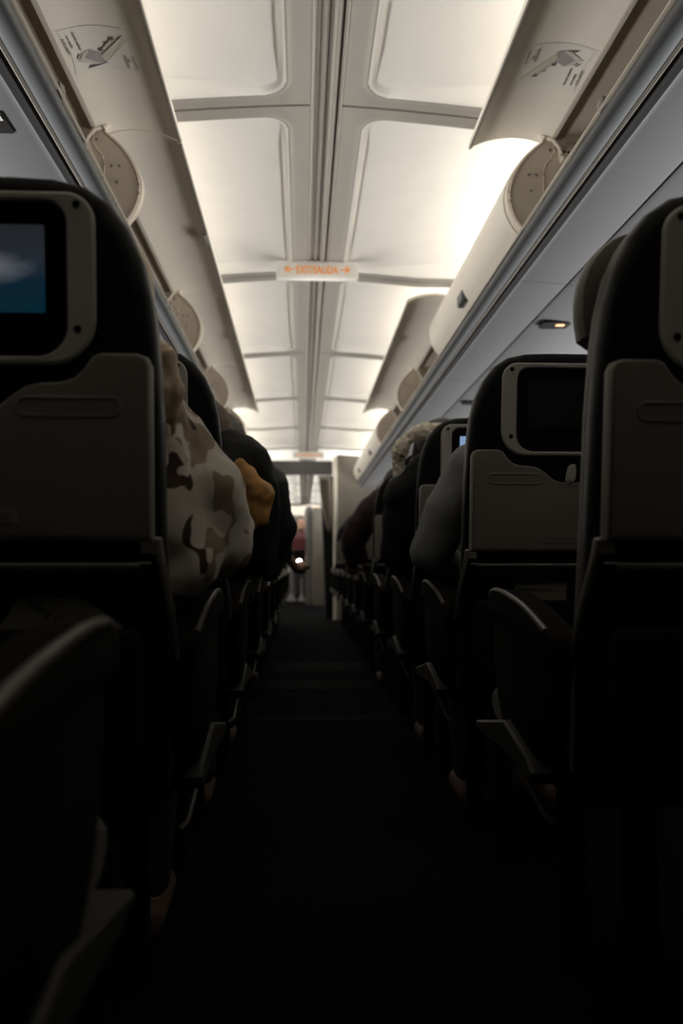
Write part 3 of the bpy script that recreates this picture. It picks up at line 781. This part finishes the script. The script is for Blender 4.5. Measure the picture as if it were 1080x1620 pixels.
def person(label, hip, chest, neck, hd, face, arms, knees=None, ankles=None, hair='hair_dark', coat='coat_black', trousers='trous', group='passengers', r_up=.056, fold=.02, coat_extra=None, hair_extra=None, sleeve_mat=None, voxel=.011, hood=False, scale_head=1):
    """arms: list of (shoulder, elbow, wrist, hand_dir, sleeved_to_wrist)"""
    root = empty('person', (hip[0], hip[1], 0), label, 'person', group)
    inv = Matrix.Translation(root.location).inverted()
    def put(o): o.data.transform(inv); return o
    H, Cc, N = Vector(hip), Vector(chest), Vector(neck)
    bm = bmesh.new()
    limb(bm, H, Cc, .115, .125); limb(bm, Cc, N, .10, .052); limb(bm, N, Vector(hd)-Vector((0, 0, .05)), .048, .050); head(bm, hd, face, .088*scale_head)
    for sh, el, wr, hdir, slv in arms:
        limb(bm, Cc+(Vector(sh)-Cc)*.3+Vector((0, 0, .05)), sh, .07, .045); limb(bm, sh, el, .045, .036); limb(bm, el, wr, .036, .025)
        hand(bm, wr, hdir, (0, 0, 1), 1 if sh[0] > Cc.x else -1)
    kn = knees or [(H.x-.10, H.y+.42, .53), (H.x+.10, H.y+.42, .53)]
    an = ankles or [(H.x-.10, H.y+.36, .10), (H.x+.10, H.y+.36, .10)]
    for k_, a_ in zip(kn, an):
        q = H+Vector((math.copysign(.08, k_[0]-H.x), 0, -.02))
        limb(bm, q, k_, .078, .052); limb(bm, k_, a_, .050, .034); limb(bm, Vector(a_)-Vector((0, .03, .05)), Vector(a_)+Vector((0, .15, -.06)), .036, .030)
    put(fused('body', bm, M['skin'], root, .0085, smooth=2))
    # coat
    bm = bmesh.new()
    limb(bm, H+Vector((0, 0, .01)), Cc, .140, .150); limb(bm, Cc, N-Vector((0, 0, .02)), .125, .066)
    for sh, el, wr, hdir, slv in arms:
        limb(bm, Cc+(Vector(sh)-Cc)*.3+Vector((0, 0, .05)), sh, .09, r_up*1.1); limb(bm, sh, el, r_up*1.1, r_up*.95)
        limb(bm, el, Vector(el).lerp(Vector(wr), .93 if slv else .12), r_up*.95, .036 if slv else r_up*.8)
    if coat_extra: coat_extra(bm)
    put(fused('jacket', bm, M[coat], root, voxel, fold))
    bm = bmesh.new()
    for k_, a_ in zip(kn, an):
        q = H+Vector((math.copysign(.08, k_[0]-H.x), 0, -.02))
        limb(bm, q, k_, .094, .068); limb(bm, k_, Vector(a_)+Vector((0, 0, .02)), .064, .052)
    blob(bm, H-Vector((0, 0, .01)), .135, (1.15, 1, .8))
    put(fused('trousers', bm, M[trousers], root, .012, .01))
    bm = bmesh.new()
    for a_ in an:
        limb(bm, Vector(a_)+Vector((0, -.03, -.055)), Vector(a_)+Vector((0, .17, -.062)), .042, .034)
    put(fused('shoes', bm, M['shoe'], root, .01, smooth=2))
    # hair
    bm = bmesh.new(); f = Vector(face).normalized(); c = Vector(hd)
    r = .098*scale_head
    blob(bm, c+Vector((0, 0, .032))-f*.018, r, (.95, 1.0, 1.04)); blob(bm, c-f*.035-Vector((0, 0, .03)), r*.86, (.95, .8, 1.0))
    if hair_extra: hair_extra(bm)
    put(fused('hair', bm, M[hair], root, .005, .005, TEX2 if hair != 'knit' else None, smooth=1))
    return root, put

# 1. camouflage jacket, nearest left seat, leaning out over the armrest
def hx(bm):
    for i in range(9):
        x = -.350+.010*i; t = i/8
        tube(bm, [(x-.01, 1.19+.01*math.sin(i), 1.05-.05*t), (x+.015, 1.160+.006*math.sin(i*2.1), .985-.01*t), (x+.025+.004*t, 1.150+.005*math.cos(i*1.7), .93), (x+.022, 1.155, .875+.012*math.sin(i*3))], [.016, .015, .012, .004], 8)
def cx(bm):
    # puffed sleeve, hood bunched behind the neck and the hem of the sleeve over the armrest
    limb(bm, (-.302, 1.27, .912), (-.236, 1.27, .80), .062, .076); limb(bm, (-.232, 1.27, .80), (-.205, 1.30, .735), .078, .068)
    limb(bm, (-.30, 1.22, .88), (-.275, 1.22, .74), .065, .075); limb(bm, (-.21, 1.31, .72), (-.27, 1.24, .70), .060, .045)
    limb(bm, (-.285, 1.24, .945), (-.285, 1.22, .90), .040, .05); limb(bm, (-.24, 1.22, .70), (-.29, 1.20, .66), .055, .04)
person('person in a pale camouflage jacket leaning into the aisle from the nearest left seat', (-.46, 1.26, .56), (-.43, 1.27, .80), (-.40, 1.23, .97), (-.385, 1.25, 1.06), (-.1, 1, -.1),
       [((-.300, 1.26, .89), (-.205, 1.31, .72), (-.28, 1.50, .70), (-.4, .9, -.1), True), ((-.58, 1.26, .90), (-.62, 1.34, .72), (-.54, 1.52, .66), (.4, .8, 0), True)],
       hair='hair_blond', coat='camo', fold=.030, coat_extra=cx, hair_extra=hx, voxel=.008)

# 2. black coat and knitted hat, second left seat, mustard cloth over the arm
def cx2(bm):
    limb(bm, (-.30, 2.12, .975), (-.225, 2.14, .955), .07, .068); limb(bm, (-.225, 2.14, .955), (-.180, 2.16, .86), .068, .058); limb(bm, (-.180, 2.16, .86), (-.185, 2.16, .72), .058, .055)
    limb(bm, (-.34, 2.14, .99), (-.27, 2.16, 1.00), .055, .045)
root, put = person('person in a black coat and taupe knitted hat in the second left seat', (-.46, 2.06, .56), (-.42, 2.06, .80), (-.36, 2.10, .97), (-.330, 2.16, .985), (.1, 1, -.3),
       [((-.26, 2.10, .93), (-.20, 2.16, .72), (-.27, 2.34, .69), (-.3, .9, 0), True), ((-.58, 2.06, .90), (-.62, 2.14, .72), (-.54, 2.32, .66), (.4, .8, 0), True)],
       hair='knit', coat='coat_black', coat_extra=cx2, fold=.025, scale_head=.95)
bm = bmesh.new()
limb(bm, (-.222, 2.06, .925), (-.180, 2.055, .86), .022, .040); limb(bm, (-.180, 2.055, .86), (-.186, 2.06, .805), .042, .034); limb(bm, (-.208, 2.05, .88), (-.205, 2.05, .80), .026, .024)
put(fused('sweater_sleeve', bm, M['mustard'], root, .005, .016, TEX3))['label'] = 'mustard yellow cloth sleeve'

# 3. charcoal coat, third left seat
def cx3(bm):
    limb(bm, (-.25, 2.92, 1.02), (-.185, 2.94, .975), .07, .062); limb(bm, (-.185, 2.94, .975), (-.150, 2.98, .82), .062, .062); limb(bm, (-.150, 2.98, .82), (-.19, 3.02, .68), .062, .052)
person('person in a bulky charcoal coat in the third left seat, elbow over the aisle', (-.46, 2.86, .56), (-.40, 2.88, .82), (-.34, 2.92, 1.0), (-.36, 2.96, 1.09), (0, 1, -.2),
       [((-.22, 2.92, .96), (-.17, 3.02, .72), (-.26, 3.18, .69), (-.4, .9, 0), True), ((-.58, 2.86, .90), (-.62, 2.94, .72), (-.54, 3.12, .66), (.4, .8, 0), True)],
       hair='hair_dark', coat='coat_char', coat_extra=cx3, fold=.03)

# 4. person holding a phone, fifth left seat
person('person in black with a bare forearm holding a bright phone, fifth left seat', (-.46, 4.50, .56), (-.40, 4.50, .80), (-.36, 4.54, .98), (-.37, 4.58, 1.07), (.1, 1, -.3),
       [((-.25, 4.52, .93), (-.175, 4.66, .76), (-.105, 4.86, .67), (.4, .9, .15), False), ((-.58, 4.50, .90), (-.62, 4.58, .72), (-.54, 4.76, .66), (.4, .8, 0), True)],
       hair='hair_brown', coat='coat_black')
ph = empty('phone', (-.088, 4.935, .705), 'phone with a glaring white light held over the aisle', 'phone')
ph.rotation_euler = (-.25, 0, .25)
bm = bmesh.new(); slab(bm, rrect(-.036, .036, -.07, .07, .010), [(-.004, .002), (-.002, 0), (.003, 0), (.004, .002)], fn=lambda a, b, c: (a, b, c)); pb = link('phone_body', bm, M['dark'], ph)
bm = bmesh.new(); tube(bm, [(.0, -.0055, .0), (.0, -.004, .0)], .016, 16); link('phone_lamp', bm, M['phone_glow'], ph)

# 5. grey sleeve, second right seat
def cx5(bm):
    limb(bm, (.352, 2.10, .945), (.300, 2.12, .83), .050, .060); limb(bm, (.300, 2.12, .83), (.258, 2.15, .725), .060, .052)
root, put = person('person in the second right seat resting a grey sleeved elbow over the aisle', (.51, 2.06, .56), (.50, 2.08, .80), (.49, 2.10, .97), (.50, 2.14, 1.06), (0, 1, -.2),
       [((.355, 2.10, .93), (.262, 2.16, .715), (.36, 2.34, .69), (.4, .9, 0), True), ((.63, 2.06, .90), (.67, 2.14, .72), (.60, 2.32, .66), (-.4, .8, 0), True)],
       hair='hair_dark', coat='sleeve', coat_extra=cx5, fold=.012, voxel=.008)
bm = bmesh.new(); limb(bm, (.51, 2.06, .58), (.50, 2.09, .84), .150, .158); limb(bm, (.50, 2.09, .84), (.49, 2.10, .95), .140, .09); limb(bm, (.45, 2.09, .96), (.385, 2.08, .955), .07, .052)
put(fused('vest', bm, M['coat_black'], root, .01, .012))['label'] = 'black padded vest'

# 6. fur-trimmed hood, third right seat
def cx6(bm):
    limb(bm, (.38, 2.92, 1.0), (.300, 2.94, .93), .09, .085); limb(bm, (.300, 2.94, .93), (.270, 3.0, .74), .080, .065)
    blob(bm, (.43, 3.02, 1.09), .105); limb(bm, (.44, 2.94, .98), (.43, 3.0, 1.08), .11, .09)
root, put = person('person in a black coat with cream fur hood trim, third right seat', (.51, 2.86, .56), (.47, 2.88, .80), (.44, 2.92, .98), (.43, 3.00, 1.08), (0, 1, -.2),
       [((.32, 2.92, .93), (.27, 3.02, .72), (.36, 3.16, .69), (.4, .9, 0), True), ((.63, 2.86, .90), (.67, 2.94, .72), (.60, 3.12, .66), (-.4, .8, 0), True)],
       hair='hair_dark', coat='coat_black', coat_extra=cx6, fold=.02)
bm = bmesh.new(); c = Vector((.412, 2.93, 1.045))
ringp = [c+Vector((.148*math.cos(t), -.05*math.sin(t)+.02*math.cos(t), .125*math.sin(t)+.01*math.cos(2*t))) for t in [PI*1.05*i/14+PI*.10 for i in range(15)]]
tube(bm, ringp, [.026+.006*math.sin(i*1.9) for i in range(15)], 12)
blob(bm, ringp[0], .028); blob(bm, ringp[-1], .030)
f = fused('fur_trim', bm, M['fur'], root, .004, .009, TEX2, smooth=1); put(f); f['label'] = 'cream fur hood trim'

# 7. maroon top, fifth right seat
def cx7(bm):
    limb(bm, (.42, 4.52, 1.05), (.30, 4.55, .97), .10, .085); limb(bm, (.30, 4.55, .97), (.20, 4.6, .82), .082, .065); limb(bm, (.20, 4.6, .82), (.24, 4.66, .74), .065, .06)
person('person in a dark maroon top leaning far into the aisle, fifth right seat', (.50, 4.46, .56), (.46, 4.48, .82), (.42, 4.52, 1.0), (.46, 4.58, 1.09), (-.1, 1, -.3),
       [((.30, 4.54, .95), (.20, 4.64, .78), (.22, 4.80, .69), (.0, 1, -.2), True), ((.63, 4.46, .90), (.67, 4.54, .72), (.60, 4.72, .66), (-.4, .8, 0), True)],
       hair='hair_dark', coat='maroon', coat_extra=cx7, fold=.025)

# 8. someone standing at the far end of the aisle
person('person in a red top and pale trousers standing at the far aisle end', (-.090, 15.0, .82), (-.090, 15.0, 1.12), (-.090, 15.0, 1.30), (-.090, 14.99, 1.42), (0, -1, -.2),
       [((-.235, 15.0, 1.20), (-.27, 15.02, .95), (-.20, 14.88, .82), (.5, -.5, -.3), True), ((.065, 15.0, 1.20), (.09, 15.02, .95), (.03, 14.88, .82), (-.5, -.5, -.3), True)],
       knees=[(-.165, 14.98, .46), (-.005, 14.98, .46)], ankles=[(-.165, 15.02, .10), (-.005, 15.02, .10)],
       hair='hair_brown', coat='red', trousers='pale', fold=.01, group=None)

# ------------------------------------------------------------------ lights: the fluorescent coves above the bins
def cove(s, y0, y1, power):
    l = bpy.data.lights.new('cove_light', 'AREA'); l.shape = 'RECTANGLE'; l.size = (y1-y0); l.size_y = .05
    l.energy = power; l.color = (1.0, .965, .91)
    o = bpy.data.objects.new('cove_light', l); COL.objects.link(o)
    o.location = (s*.90, (y0+y1)/2, Z(1.322))
    d = Vector((-s*.97, 0, .24)).normalized()          # emission direction
    zax = -d; xax = Vector((0, 1, 0)); yax = zax.cross(xax)
    o.matrix_world = Matrix(((xax.x, yax.x, zax.x, o.location.x), (xax.y, yax.y, zax.y, o.location.y), (xax.z, yax.z, zax.z, o.location.z), (0, 0, 0, 1)))
    return o
PW = 4.2; AFT = .85
for k in range(-2, nj):
    for s in (-1, 1):
        y0, y1 = J0+P*k+.03, J0+P*(k+1)-.03
        cove(s, y0, y1, PW*(y1-y0)/1.46*(1.15 if s > 0 else .95)*(AFT if k < 0 else 3.4 if k > 6 else 1))

# bin fronts beside and behind the camera, which shade the seats from the cove lamps
for s, nm in ((-1, 'trim_6'), (1, 'trim_7')):
    prof_extrude(nm, [(s*.95, 1.31)] + [(s*x, z) for x, z in dense(CLOSED)] + [(s*.62, .98), (s*.66, .965), (s*1.30, .94)], J0-2*P, J0-.004, M['bin'], closed=False, thick=.012)
# added fill lights, unseen, low along the side walls, brightening the bin undersides
def wash(s, y0, y1, power):
    l = bpy.data.lights.new('sidewall_fill', 'AREA'); l.shape = 'RECTANGLE'; l.size = (y1-y0); l.size_y = .28
    l.energy = power; l.color = (1.0, .97, .93); l.spread = math.radians(86)
    o = bpy.data.objects.new('sidewall_fill', l); COL.objects.link(o)
    loc = Vector((s*1.50, (y0+y1)/2, 1.02)); d = Vector((-s*.66, 0, .75)).normalized()
    zax = -d; xax = Vector((0, 1, 0)); yax = zax.cross(xax)
    o.matrix_world = Matrix(((xax.x, yax.x, zax.x, loc.x), (xax.y, yax.y, zax.y, loc.y), (xax.z, yax.z, zax.z, loc.z), (0, 0, 0, 1)))
for s in (-1, 1):
    for k in range(7):
        wash(s, J0+P*k, J0+P*(k+1), 12.5)

w = bpy.data.worlds.new('world'); sc.world = w; w.use_nodes = True
w.node_tree.nodes['Background'].inputs[0].default_value = (.5, .5, .55, 1); w.node_tree.nodes['Background'].inputs[1].default_value = .0

# ------------------------------------------------------------------ camera
cam = bpy.data.cameras.new('camera'); co = bpy.data.objects.new('camera', cam); COL.objects.link(co)
cam.sensor_fit = 'HORIZONTAL'; cam.sensor_width = 24.0; cam.lens = 24.0*1330/1080
cam.clip_start = .02
pitch = math.atan(83/1330); yaw = math.atan(62/1330)
co.location = (-.07, 0, EYE); co.rotation_euler = (PI/2+pitch, 0, -yaw)
cam.dof.use_dof = True; cam.dof.focus_distance = 1.7; cam.dof.aperture_fstop = 3.2
sc.camera = co
sc.view_settings.view_transform = 'Standard'; sc.view_settings.look = 'None'; sc.view_settings.gamma = 1
sc.view_settings.use_curve_mapping = False; sc.view_settings.exposure = 0.0
